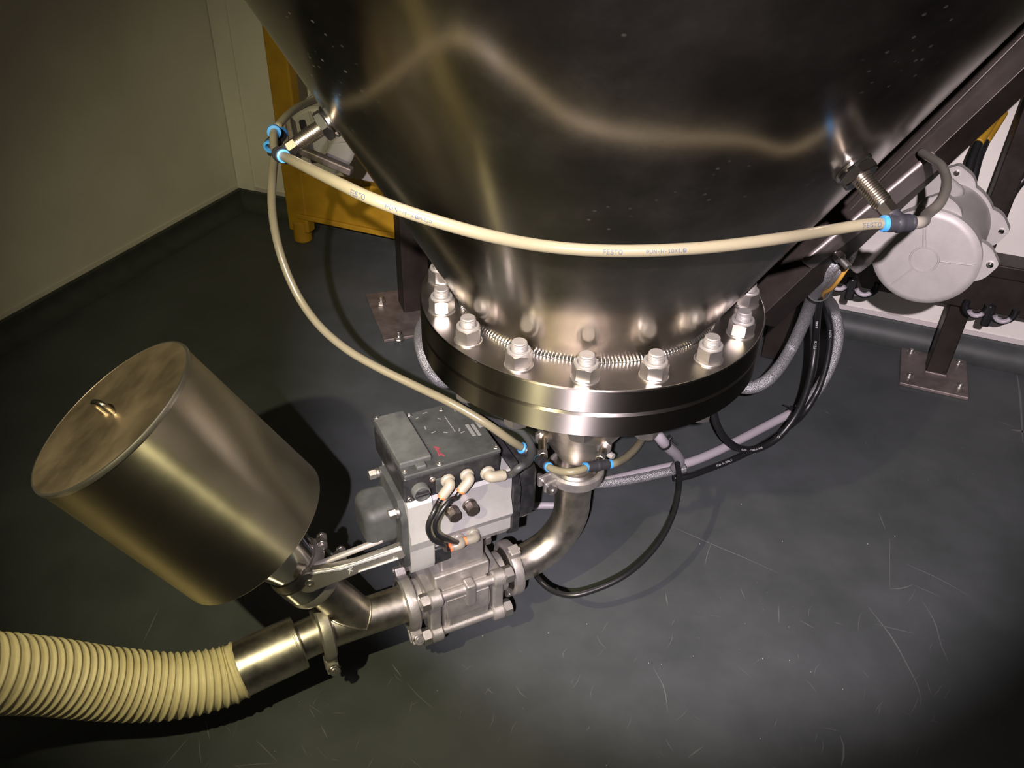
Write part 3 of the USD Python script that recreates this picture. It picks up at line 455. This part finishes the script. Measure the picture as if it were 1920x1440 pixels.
# ------------------------------------------------------------------ air nozzles with push-in tees
def push_tee(par, o, axis, side, r=.0068, arm=.017, ends=(1, 1), m=fit_black, sm=fit_black, sub='tee_body', stem=.018):
    "tee body about o with its arms along axis and its stem along side; returns the two arm ends"
    axis, side = unit(axis), unit(side); A, B_ = o - axis * arm, o + axis * arm
    k = part(sub, tri(man(rod(A, B_, r, 28)) + man(rod(o, o + side * stem, r * .95, 28)) + man(put(trimesh.creation.icosphere(2, r * 1.12), o))), m, par)
    for s, e in zip(ends, (A, B_)):
        if s: part('blue_collar', put(lathe([(.0040, 0), (r * .90, 0), (r * .93, .0012), (r * .90, .0036), (.0040, .0040)], 28), e, frame(e - o)), blue, k, label='bright blue release collar')
        elif s == 0: part('end_plug', rod(e - unit(e - o) * .001, e + unit(e - o) * .003, r * .9, 24), m, k)
    return A, B_
def nozzle(label, p, n, axis, bl=.042, ends=(1, 1), r=.0077, arm=.016):
    t = thing('air_nozzle', label, 'air nozzle', p, 'air nozzles screwed into the hopper'); n = unit(n); F = frame(n, axis)
    part('barrel', put(thread(r, -.004, bl, .0021, .0006, 32), p, F), nickel, t)
    part('nut', put(put(hexm(.0265, .0078), (0, 0, .0045), np.eye(3)), p, F), bright_steel, t, smooth=18); part('washer', put(disc(.0158, 0, .0042, .0012, 40), p, F), bright_steel, t)
    part('hex_adapter', put(cat(disc(.0072, bl - .0005, bl + .0015, .0004, 28), put(hexm(.0125, .0095), (0, 0, bl + .001))), p, F), nickel, t, smooth=20)
    c = p + n * (bl + .0195); A, B_ = push_tee(t, c, axis, -n, ends=ends, stem=.010, arm=arm); return A, B_, c
def cone_pt(az, z): r = R0 + (z - Z1) * TA; return np.array([CO[0] + r * math.sin(az), CO[1] - r * math.cos(az), z]), np.array([math.sin(az) * math.cos(AL), -math.cos(az) * math.cos(AL), -math.sin(AL)])
pL, nL = cone_pt(math.radians(-72), .746); pR, nR = cone_pt(math.radians(37.4), .7693)
tipL = pL + nL * .0575; tipR = pR + nR * .0615
front = [at(x, y, d=d) for x, y, d in ((640, 346, .592), (700, 374, .562), (780, 403, .560), (900, 438, .569), (1010, 460, .581), (1130, 470, .585), (1300, 466, .588), (1450, 449, .600), (1560, 431, .63))]
axL = unit(front[0] - tipL); axR = unit(front[-1] - tipR)
aL, bL, cL = nozzle('threaded steel air nozzle with black tee on the left side of the hopper', pL, nL, axL, bl=.038, arm=.012, ends=(0, 1)); aR, bR, cR = nozzle('threaded steel air nozzle with black tee on the right side of the hopper', pR, nR, axR, bl=.0375, ends=(0, 1), arm=.0095)
TR = .0044
hose('air_hose', 'cream printed air hose sagging across the front of the hopper', [bL + axL * .001, bL + axL * .014, *front, bR + axR * .014, bR + axR * .001], TR, hose_m, group='cream air hoses', step=.005, n=18,
     texts=(('FESTO', 672, 355, .0036, 1), ('PUN-H-10X1,5', 724, 378, .0030, 1), ('O', 786, 400, .0030, 1), ('FESTO', 1134, 473, .0032, 1), ('PUN-H-10X1,5', 1205, 474, .0026, 1), ('O', 1282, 473, .0028, 1), ('FESTO', 1608, 430, .0034, 1)), inkm=ink)
# second tee further back on the left; short link; long hose down to the funnel; hose round the back
t2 = at(517, 262, d=.93)
T2 = thing('tee_fitting', 'black push-in tee with blue collar left of the hopper, beside the yellow post', 'hose fitting', t2)
a2, b2 = push_tee(T2, t2, at(507, 262, d=.93) - at(527, 240, d=.95), unit(at(512, 300, d=.93) - t2), r=.0075, arm=.014, ends=(-1, -1), stem=.018)
lk = t2 + unit(at(511, 236, d=.90) - t2) * .0
part('blue_collar', put(lathe([(.0040, 0), (.0074, 0), (.0077, .0014), (.0074, .0045), (.0040, .005)], 28), at(514, 246, d=.91), frame(at(513, 262, d=.88) - at(514, 243, d=.91))), blue, T2, label='bright blue release collar')
hose('air_hose', 'short cream hose link between the two tees left of the hopper', [at(515, 240, d=.915), at(513, 254, d=.90), at(514, 275, d=.885), at(524, 291, d=.865), at(537, 300, d=.84), aL - axL * -.003], TR, hose_m, group='cream air hoses')
hose('air_hose', 'cream hose running behind the hopper from the rear left tee', [at(520, 238, d=.96), at(534, 221, d=.98), at(556, 203, d=1.02), at(585, 190, d=1.08), at(625, 178, d=1.16), at(690, 165, d=1.26)], .0046, hose_m, group='cream air hoses')
f2 = at(1004, 851, d=1.035)
longp = [at(x, y, d=d) for x, y, d in ((516, 284, .93), (511, 330, .97), (510, 390, 1.0), (519, 450, 1.02), (537, 508, 1.03), (563, 562, 1.035), (600, 612, 1.03), (650, 655, 1.02), (710, 690, 1.01), (780, 724, 1.0), (850, 758, .985), (915, 796, .985), (955, 824, 1.0), (978, 839, 1.02))]
hose('air_hose', 'long cream hose curving down in front of the floor to the funnel', longp, .0050, hose_m, group='cream air hoses', n=18)
# funnel nozzles
def red_pt(az, z): r = .0255 + (z - .286) * .6027; return AX + np.array([r * math.sin(az), -r * math.cos(az), z]), np.array([math.sin(az) * .856, -math.cos(az) * .856, -.516])
pF, nF = red_pt(math.radians(28), .345); pG, nG = red_pt(math.radians(-62), .335)
def small_nozzle(label, p, n, tip, axis, ends):
    t = thing('funnel_nozzle', label, 'air nozzle', p, 'small air nozzles on the funnel'); n = unit(tip - p); L = np.linalg.norm(tip - p)
    part('barrel', rod(p - n * .003, p + n * (L - .004), .0052, 24), nickel, t); part('nut', put(hexm(.0170, .007), p + n * .002, frame(n)), bolt_steel, t, smooth=20); part('hex_adapter', put(hexm(.011, .009), p + n * max(.010, L - .022), frame(n)), bolt_steel, t, smooth=20)
    return push_tee(t, tip, axis, -n, ends=ends, stem=.006, arm=.015, r=.0062)
tF = at(1121, 873, d=.992); tG = at(1019, 868, d=1.012)
aF, bF = small_nozzle('small air nozzle with black tee on the front of the funnel', pF, nF, tF, at(1146, 871, d=1.0) - at(1098, 877, d=.985), (1, 1))
aG, bG = small_nozzle('small air nozzle with black tee on the left of the funnel', pG, nG, tG, at(1030, 876, d=1.0) - at(1012, 862, d=1.03), (1, 1))
cp = thing('straight_connector', 'black straight connector with a blue collar where the long cream hose ends', 'hose fitting', f2)
f2a = at(981, 841, d=1.022); part('body', rod(f2a, at(1006, 853, d=1.035), .0072, 28), fit_black, cp); part('blue_collar', rod(f2a - unit(at(1006, 853, d=1.035) - f2a) * .004, f2a, .0072, 28), blue, cp, label='bright blue release collar')
hose('air_hose', 'tiny dark link tube between connector and funnel tee', [at(1005, 852, d=1.035), at(1010, 857, d=1.033), aG], .0042, fit_black, category='hose')
hose('air_hose', 'short cream hose across the funnel clamp between two funnel tees', [bG - unit(bG - tG) * .003, bG + unit(bG - tG) * .004, at(1045, 882, d=.985), at(1068, 885, d=.975), at(1090, 881, d=.978), aF], TR, hose_m, group='cream air hoses')
hose('air_hose', 'cream hose from the right funnel tee up behind the flange', [bF, bF + unit(bF - tF) * .006, at(1170, 860, d=1.03), at(1192, 840, d=1.07), at(1204, 820, d=1.11), at(1208, 795, d=1.15)], .0048, hose_m, group='cream air hoses')
part_can = thing('vent_pin', 'small pale pin sticking out behind the funnel', 'pin', at(1135, 845, d=1.10)); part('pin', rod(at(1132, 844, d=1.10), at(1150, 857, d=1.09), .0045, 20), alu, part_can)
hose('tube_loop', 'dark grey tube looping from the control box up under the flange', [eC - oC * .004, eC + oC * .006, at(972, 878, d=.93), at(990, 866, d=.955), at(998, 848, d=.98), at(992, 826, d=1.0), at(975, 808, d=1.02), at(950, 797, d=1.04), at(920, 788, d=1.07), at(895, 780, d=1.12)], .0043, grey_tube)

# ------------------------------------------------------------------ black hanging tube, braided cables and their ties
def sht(tx, ty, h): return at(tx, ty, h)
hose('hanging_tube', 'thin black tube hanging in a wide loop right of the elbow', [at(1270, 868, .17), at(1274, 895, .165), at(1271, 930, .158), at(1262, 965, .15), at(1243, 1005, .142), at(1212, 1045, .133), at(1170, 1080, .125), at(1120, 1104, .115), at(1072, 1116, .108), at(1035, 1107, .100), at(1012, 1088, .094), at(999, 1066, .078), at(990, 1045, .055)], .0041, rubber)
grp = 'grey braided cables at the right'
cT = at(1531, 541, d=1.42)
hose('braided_cable', 'thick grey braided cable from the upper tie round to behind the flange', [at(1578, 470, d=1.14), at(1566, 488, d=1.10), at(1549, 515, d=1.13), at(1531, 541, d=1.22), at(1519, 572, d=1.30), at(1503, 612, d=1.36), at(1484, 652, d=1.40), at(1460, 690, d=1.38), at(1434, 716, d=1.37), at(1408, 727, d=1.38), at(1370, 722, d=1.40), at(1300, 705, d=1.42)], .0105, braid, 'cable', grp)
hose('braided_cable', 'thick grey braided cable bowing out rightmost over the dark floor', [at(1596, 470, d=1.16), at(1580, 497, d=1.13), at(1561, 525, d=1.18), at(1548, 547, d=1.27), at(1551, 562, d=1.39), at(1563, 580, d=1.46), at(1571, 612, d=1.47), at(1570, 645, d=1.48), at(1560, 680, d=1.49), at(1543, 715, d=1.50), at(1522, 745, d=1.51), at(1498, 768, d=1.515)], .0098, braid, 'cable', grp)
hose('braided_cable', 'grey braided cable end poking out left of the upper tie', [at(1440, 560, d=1.52), at(1470, 552, d=1.50), at(1500, 541, d=1.46), at(1518, 545, d=1.45), at(1530, 556, d=1.45)], .0100, braid, 'cable', grp)
hose('braided_cable', 'grey braided cable emerging low at the left of the flange', [at(850, 705, d=1.40), at(838, 718, d=1.38), at(826, 716, d=1.37), at(808, 700, d=1.36), at(796, 676, d=1.35), at(788, 650, d=1.36), at(787, 622, d=1.40), at(800, 590, d=1.46)], .0092, braid, 'cable', grp)
hose('orange_wire', 'thin orange wire beside the upper end of the braided cable', [at(1588, 502, d=1.11), at(1575, 522, d=1.13), at(1560, 540, d=1.17), at(1545, 550, d=1.22), at(1541, 562, d=1.28)], .0028, orange_wire, 'wire')
lilp = [at(1482, 775, .03), at(1440, 797, .022), at(1390, 823, .018), at(1340, 848, .016), at(1295, 866, .014), at(1262, 874, .013), at(1210, 885, .012), at(1160, 897, .011), at(1118, 906, .011), at(1060, 916, .011)]
hose('sleeved_cable', 'grey lilac cable lying along the floor to the left', lilp, .0085, lilac, 'cable', 'lilac cables on the floor')
hose('braided_cable', 'grey braided cable on the floor just below the lilac one', [at(1285, 878, .012), at(1250, 885, .012), at(1205, 895, .0105), at(1160, 903, .0105), at(1120, 907, .0105), at(1050, 902, .0105), at(990, 897, .0105)], .0085, braid, 'cable', grp)
hose('sleeved_cable', 'lilac cable hanging from the flange down to the floor junction', [at(1222, 800, d=1.30), at(1238, 822, d=1.31), at(1252, 838, d=1.34), at(1268, 852, d=1.38), at(1274, 866, d=1.42), at(1266, 877, d=1.46)], .0088, lilac, 'cable', 'lilac cables on the floor')
hose('sleeved_cable', 'lilac cable running left behind the elbow', [at(1044, 948, .012), at(1010, 948, .012), at(975, 955, .012), at(940, 968, .012)], .0060, lilac, 'cable', 'lilac cables on the floor')
hose('black_air_tube', 'printed black tube sweeping down to the floor and up to the flange', [at(1536, 552, d=1.24), at(1532, 590, d=1.33), at(1529, 640, d=1.42), at(1523, 690, d=1.43), at(1510, 740, d=1.445), at(1488, 785, d=1.46), at(1455, 823, d=1.465), at(1418, 842, d=1.455), at(1385, 840, d=1.43), at(1360, 822, d=1.40), at(1344, 795, d=1.37), at(1336, 765, d=1.35)], .0062, rubber, group='black air tubes at the right', n=18,
     texts=(('FESTO', 1530, 655, .0044, -1), ('PUN-H-10X1,5', 1532, 610, .0032, -1), ('FESTO', 1393, 844, .0030, 1), ('PUN-H-10X1,5', 1425, 841, .0030, 1), ('O', 1462, 819, .0042, 1)), inkm=white_ink)
hose('black_air_tube', 'printed black tube inside the bow of the rightmost braided cable', [at(1542, 556, d=1.33), at(1550, 585, d=1.455), at(1557, 620, d=1.47), at(1555, 655, d=1.48), at(1547, 695, d=1.49), at(1532, 735, d=1.50), at(1508, 773, d=1.505), at(1475, 803, .030), at(1430, 833, .016), at(1380, 859, .010), at(1330, 879, .008), at(1290, 893, .007), at(1262, 897, .007)], .0058, rubber, group='black air tubes at the right', n=18,
     texts=(('FESTO', 1552, 616, .0034, 1), ('PUN-H-10X1,5', 1340, 870, .0034, -1)), inkm=white_ink)
def tie(label, o, n, r, w=.005):
    t = thing('cable_tie', label, 'cable tie', o, 'cable ties'); F = frame(n); part('band', put(lathe([(r, -w / 2), (r + .0016, -w / 2), (r + .0016, w / 2), (r, w / 2)], 28), o, F), tie_m, t); part('head', put(put(rbox(.008, .007, .006, .001), (r + .003, 0, 0)), o, F), tie_m, t)
    part('tail', put(rod((r + .003, .002, 0), (r + .004, .016, .008), .0012, 8), o, F), tie_m, t)
tie('black cable tie round the cable bundle at the upper right', at(1534, 546, d=1.22), at(1549, 515, d=1.12) - at(1519, 572, d=1.30), .0150, .008)
tie('black cable tie on the hanging lilac cable', at(1246, 832, d=1.325), at(1268, 852, d=1.38) - at(1222, 800, d=1.30), .0090)
tie('black cable tie on the lilac cable at the floor bend', at(1484, 774, .031), at(1440, 797, .022) - at(1484, 775, .031), .0092)

# ------------------------------------------------------------------ supports, motors, wall frame
def beam(a, b, w, h, up, r=.0012):
    a, b = np.array(a), np.array(b); F = frame(b - a, up); return put(rbox(h, w, np.linalg.norm(b - a), r), (a + b) / 2, F)
sup = thing('hopper_support', 'dark steel support slanting up along the right of the hopper', 'support', at(1437, 690, .0))
LR = at(1438, 672, 0) + np.array([.02, .02, 0])
part('slanted_beam', beam(at(1418, 590, d=1.16), at(1990, 45, d=.93), .040, .062, (0, -.4, .9)), frame_steel, sup)
part('edge_strip', beam(at(1440, 545, d=1.13), at(1960, 18, d=.90), .010, .006, (0, -.4, .9), .002), frame_steel, sup)
part('leg', put(rbox(.052, .052, .55, .003), LR + [0, 0, .275], RW), frame_steel, sup)
part('gusset', beam(at(1415, 560, d=1.16), at(1480, 520, d=1.16), .060, .050, (0, -.4, .9), .012), frame_steel, sup)
lg = at(758, 592, 0)
lsup = thing('hopper_stand', 'dark square hopper stand post with bolted foot plate left of the flange', 'stand', lg)
ln = unit(at(785, 588, 0) - lg); lm = np.array([-ln[1], ln[0], 0]); RLg = np.column_stack([ln, lm, [0, 0, 1]])
part('post', put(put(rbox(.062, .062, .80, .003), (.031, .031, .40)), lg, RLg), frame_steel, lsup)
fp = part('foot_plate', put(put(rbox(.20, .215, .008, .002), (.031, .005, .004)), lg, RLg), plate_steel, lsup)
for x, y in ((748, 636), (715, 570), (790, 563)):
    o = at(x, y, .008); b = part('anchor_bolt', cat(put(hexm(.016, .009), o), rod(o, o + [0, 0, .020], .0052), put(disc(.0105, 0, .0015, .0003, 24), o)), bolt_steel, fp)
# right-hand rack: post on a bolted plate, cross beam with cable hooks
lc = at(1752, 708, 0); rp = thing('rack_post', 'brown square steel rack post bolted to the floor at the right', 'post', lc)
p0 = at(1733, 703, 0); q0 = unit(DB)
part('post', put(put(rbox(.0405, .0405, 1.25, .003), (.02025, .02025, .625)), p0, RW), frame_steel, rp)
fpl = part('foot_plate', put(put(rbox(.134, .150, .008, .002), (.0, .0, .004)), (at(1691.7, 661.7, 0) + at(1806.7, 750, 0) + at(1810, 678, 0) + at(1688.3, 723.3, 0)) / 4, RW), plate_steel, rp)
part('weld_toe', put(put(rbox(.044, .006, .006, .002), (.020, -.002, .010)), p0, RW), plate_steel, rp)
for x, y in ((1708, 661), (1797, 682), (1704.5, 706), (1799, 726)):
    o = at(x, y, .008); part('anchor_bolt', cat(put(disc(.0085, 0, .0015, .0003, 24), o), put(lathe([(0, 0), (.0062, 0), (.0060, .004), (.0042, .0075), (0, .009)], 24), o + [0, 0, .0014])), bolt_steel, fpl)
bm0 = at(1875, 497, d=1.585); hb = bm0[2]
bt = thing('rack_beam', 'brown horizontal rack beam behind the motor at the right', 'beam', bm0)
c0 = bm0 + DB * .0
part('web', put(put(rbox(.80, .05, .100, .003), (.10, .025, -.050)), c0, RW), frame_steel, bt)
part('top_lip', put(put(rbox(.80, .062, .026, .003), (.10, .022, -.010)), c0, RW), frame_steel, bt)
def hook(label, o):
    t = thing('cable_hook', label, 'hook', o, 'black cable hooks under the rack beam')
    for dx, r in ((-.024, .019), (.022, .021)):
        a = np.linspace(-.3, math.pi + .3, 16); p = np.array([o + DB * (dx + r * math.cos(x)) + np.array([0, 0, -r * 1.1 * math.sin(x)]) - NB * .0 for x in a]); part('loop', sweep(p, .0062, 10), rubber, t)
        a = np.linspace(.5, math.pi - .5, 10); p = np.array([o + DB * (dx + r * .72 * math.cos(x)) + np.array([0, 0, -r * .8 * math.sin(x)]) + NB * .012 for x in a]); part('wire', sweep(p, .0045, 8), lilac, t)
    part('stem', put(rbox(.016, .012, .046, .004), o + [0, 0, -.016], RW), rubber, t)
hk = lambda x, y: at(x, y, d=1.60)
hook('pair of black cable hooks under the rack beam, left of the post', hk(1600, 528)); hook('pair of black cable hooks under the rack beam, right of the post', hk(1858, 578))
yb = thing('yellow_sleeve_hose', 'two black hoses with yellow ribbed end sleeves beside the rack post', 'hoses', at(1840, 262, d=1.5))
for dx, dy, dd in ((0, 0, 0), (13, -4, .03)):
    a_, b_ = at(1834 + dx, 268 + dy, d=1.55 + dd), at(1868 + dx, 214 + dy, d=1.57 + dd); part('yellow_sleeve', rod(a_, b_, .0095, 20), yellow, yb); part('black_hose', sweep(spline([a_ + (b_ - a_) * .1, at(1822 + dx, 300 + dy, d=1.55 + dd), at(1810 + dx, 345 + dy, d=1.55 + dd), at(1796 + dx, 385 + dy, d=1.56 + dd)], 8), .0082, 14), rubber, yb)
hose('rack_cable', 'black cable running up beside the rack post at the right edge', [at(1870, 440, d=1.62), at(1882, 395, d=1.6), at(1905, 352, d=1.58), at(1925, 330, d=1.57), at(1945, 300, d=1.57)], .0085, rubber, 'cable')

LOBES = [math.radians(a) for a in (86, 274, 0)]
def motor(label, capc, back, up, R_=.069, L=.155, rear=True):
    "round cast housing: capc is the middle of its front cap, back points down its body"
    ax = unit(np.asarray(back) - np.asarray(capc)); F = frame(-ax, up); t = thing('vibrator_motor', label, 'motor', capc, 'cast aluminium vibrator motors')
    def lobed(z0, z1, r, k=3, a0=math.pi / 2, _=0):
        g = Point(0, 0).buffer(r, 48)
        for a in LOBES:
             c_ = Point((r + .0115) * math.cos(a), (r + .0115) * math.sin(a)).buffer(.0085, 16); g = unary_union([g, unary_union([c_, Point(r * .80 * math.cos(a), r * .80 * math.sin(a)).buffer(.030, 16)]).convex_hull])
        return put(slab(g, z1 - z0, .0012), (0, 0, z0))
    a0 = math.pi / 2 - 2.18
    cap = part('end_cap', put(lathe([(0, -.016), (R_, -.016), (R_, -.006), (R_ - .004, -.002), (R_ - .010, 0), (0, .0012)], 96), capc, F), alu, t, label='round front cap with a raised centre and three ribs')
    part('centre_ring', put(lathe([(.0160, 0), (.0172, .0022), (.0186, .0022), (.0196, 0)], 48), capc, F), alu, cap)
    for k in range(3):
        a = math.radians((12, 276, 146)[k]); v = np.array([math.cos(a), math.sin(a), 0])
        for sd in ((-.0018, .0018) if k == 0 else (0,)): part('rib', put(put(rbox(R_ - .026, .0018, .0026, .0006), v * (R_ + .012) / 2 + np.cross([0, 0, 1], v) * sd + np.array([0, 0, .0008]), frame((0, 0, 1), v)), capc, F), alu, cap)
    fl_ = part('flange', put(cat(lobed(-.026, -.014, R_ - .001, 3, math.radians(88), True)), capc, F), alu, t)
    for a in LOBES:
        part('cap_screw', put(put(lathe([(0, 0), (.0046, 0), (.0043, .0025), (.002, .0042), (0, .0044)], 20), ((R_ + .0095) * math.cos(a), (R_ + .0095) * math.sin(a), -.0140)), capc, F), bright_steel, fl_)
    part('body', put(lathe([(0, -L), (R_ - .012, -L), (R_ - .006, -L + .010), (R_ - .006, -.026), (0, -.026)], 96), capc, F), alu, t)
    if rear:
        fr = part('flange', put(lobed(-L + .010, -L + .024, R_ - .002, 3, math.radians(88), True), capc, F), alu, t)
        for a in LOBES:
            part('cap_screw', put(put(lathe([(0, 0), (.0042, 0), (.0038, .0025), (0, .0038)], 16), ((R_ + .0085) * math.cos(a), (R_ + .0085) * math.sin(a), -L + .024)), capc, F), bright_steel, fr)
    return t, F
mc = at(1733, 486, d=1.15); mt, MF = motor('pale cast vibrator motor with round ribbed cap at the right', mc, at(1790, 372, d=1.31), np.array([-.05, 0, 1.0]))
mp = thing('motor_plate', 'steel mounting plate between the slanted support and the right motor', 'plate', at(1640, 395, d=1.06))
part('plate', beam(at(1514, 499, d=1.07), at(1756, 298, d=1.00), .060, .0075, at(1700, 470, d=1.1) - at(1650, 400, d=1.12), .003), plate_steel, mp)
foot = cat(beam(at(1672, 440, d=1.19), at(1778, 352, d=1.20), .060, .050, at(1700, 470, d=1.1) - at(1650, 400, d=1.12), .010), beam(at(1600, 492, d=1.18), at(1668, 440, d=1.18), .055, .026, at(1700, 470, d=1.1) - at(1650, 400, d=1.12), .006))
part('foot', foot, alu, mt)
for a_, b_ in (((1566, 474), (1588, 498)), ((1752, 300), (1772, 290))):
    A_, B_ = at(*a_, d=1.06), at(*b_, d=1.05); part('plate_bolt', cat(rod(A_, A_ + unit(B_ - A_) * .026, .0045, 20), put(hexm(.0135, .008), A_ + unit(B_ - A_) * .003, frame(B_ - A_))), bolt_steel, mp, smooth=20)
hose('grey_tube_bend', 'grey tube bending from the right nozzle tee up behind the motor foot', [aR + axR * .004, aR - axR * .006, at(1738, 402, d=.715), at(1760, 383, d=.75), at(1772, 360, d=.79), at(1774, 333, d=.84), at(1765, 311, d=.88), at(1748, 298, d=.92), at(1728, 286, d=.97)], .0048, smoky)
ml = at(598, 268, d=1.62); mtl, _ = motor('beige vibrator motor half hidden behind the left nozzle', ml, at(640, 205, d=1.78), np.array([.02, 0, 1.0]))
mb = thing('motor_bracket', 'dark brown bracket holding the left motor beside the yellow post', 'bracket', at(545, 255, d=1.70))
part('plate', beam(at(543, 222, d=1.50), at(556, 292, d=1.50), .040, .012, (1, 0, 0), .003), plate_steel, mb); part('arm', beam(at(566, 282, d=1.46), at(660, 322, d=1.46), .016, .014, (0, 0, 1), .003), plate_steel, mb)
# yellow trolley frame at the back wall
ft = at(561, 416, 0); yf = thing('yellow_trolley', 'mustard yellow metal trolley standing against the back wall', 'trolley', ft)
def yat(x, y, off=.13):
    "the point seen at (x, y) in the plane off in front of the back wall"
    q = ray(x, y); return CAM + q * ((COR + NB * off - CAM) @ NB) / (q @ NB)
YO = .13; pf = yat(561, 382, YO)
def ybar(x0, y0, x1, y1, w, t=.03): return beam(yat(x0, y0), yat(x1, y1), t, w, DB, .004)
part('post', beam(np.array([*pf[:2], .03]), np.array([*pf[:2], 1.45]), .034, .062, DB, .006), yellow, yf)
part('foot', rod(np.array([*pf[:2], .0]), np.array([*pf[:2], .06]), .024, 28), yellow, yf)
r0 = yat(560, 350, YO); hz = r0[2]
part('rail', beam(np.array([*pf[:2], hz - .012]), np.array([*(pf + DB * .30)[:2], hz - .012]), .030, .115, (0, 0, 1), .004), yellow, yf)
part('lip', beam(np.array([*pf[:2], hz - .074]), np.array([*(pf + DB * .30)[:2], hz - .074]), .044, .014, (0, 0, 1), .003), yellow, yf)
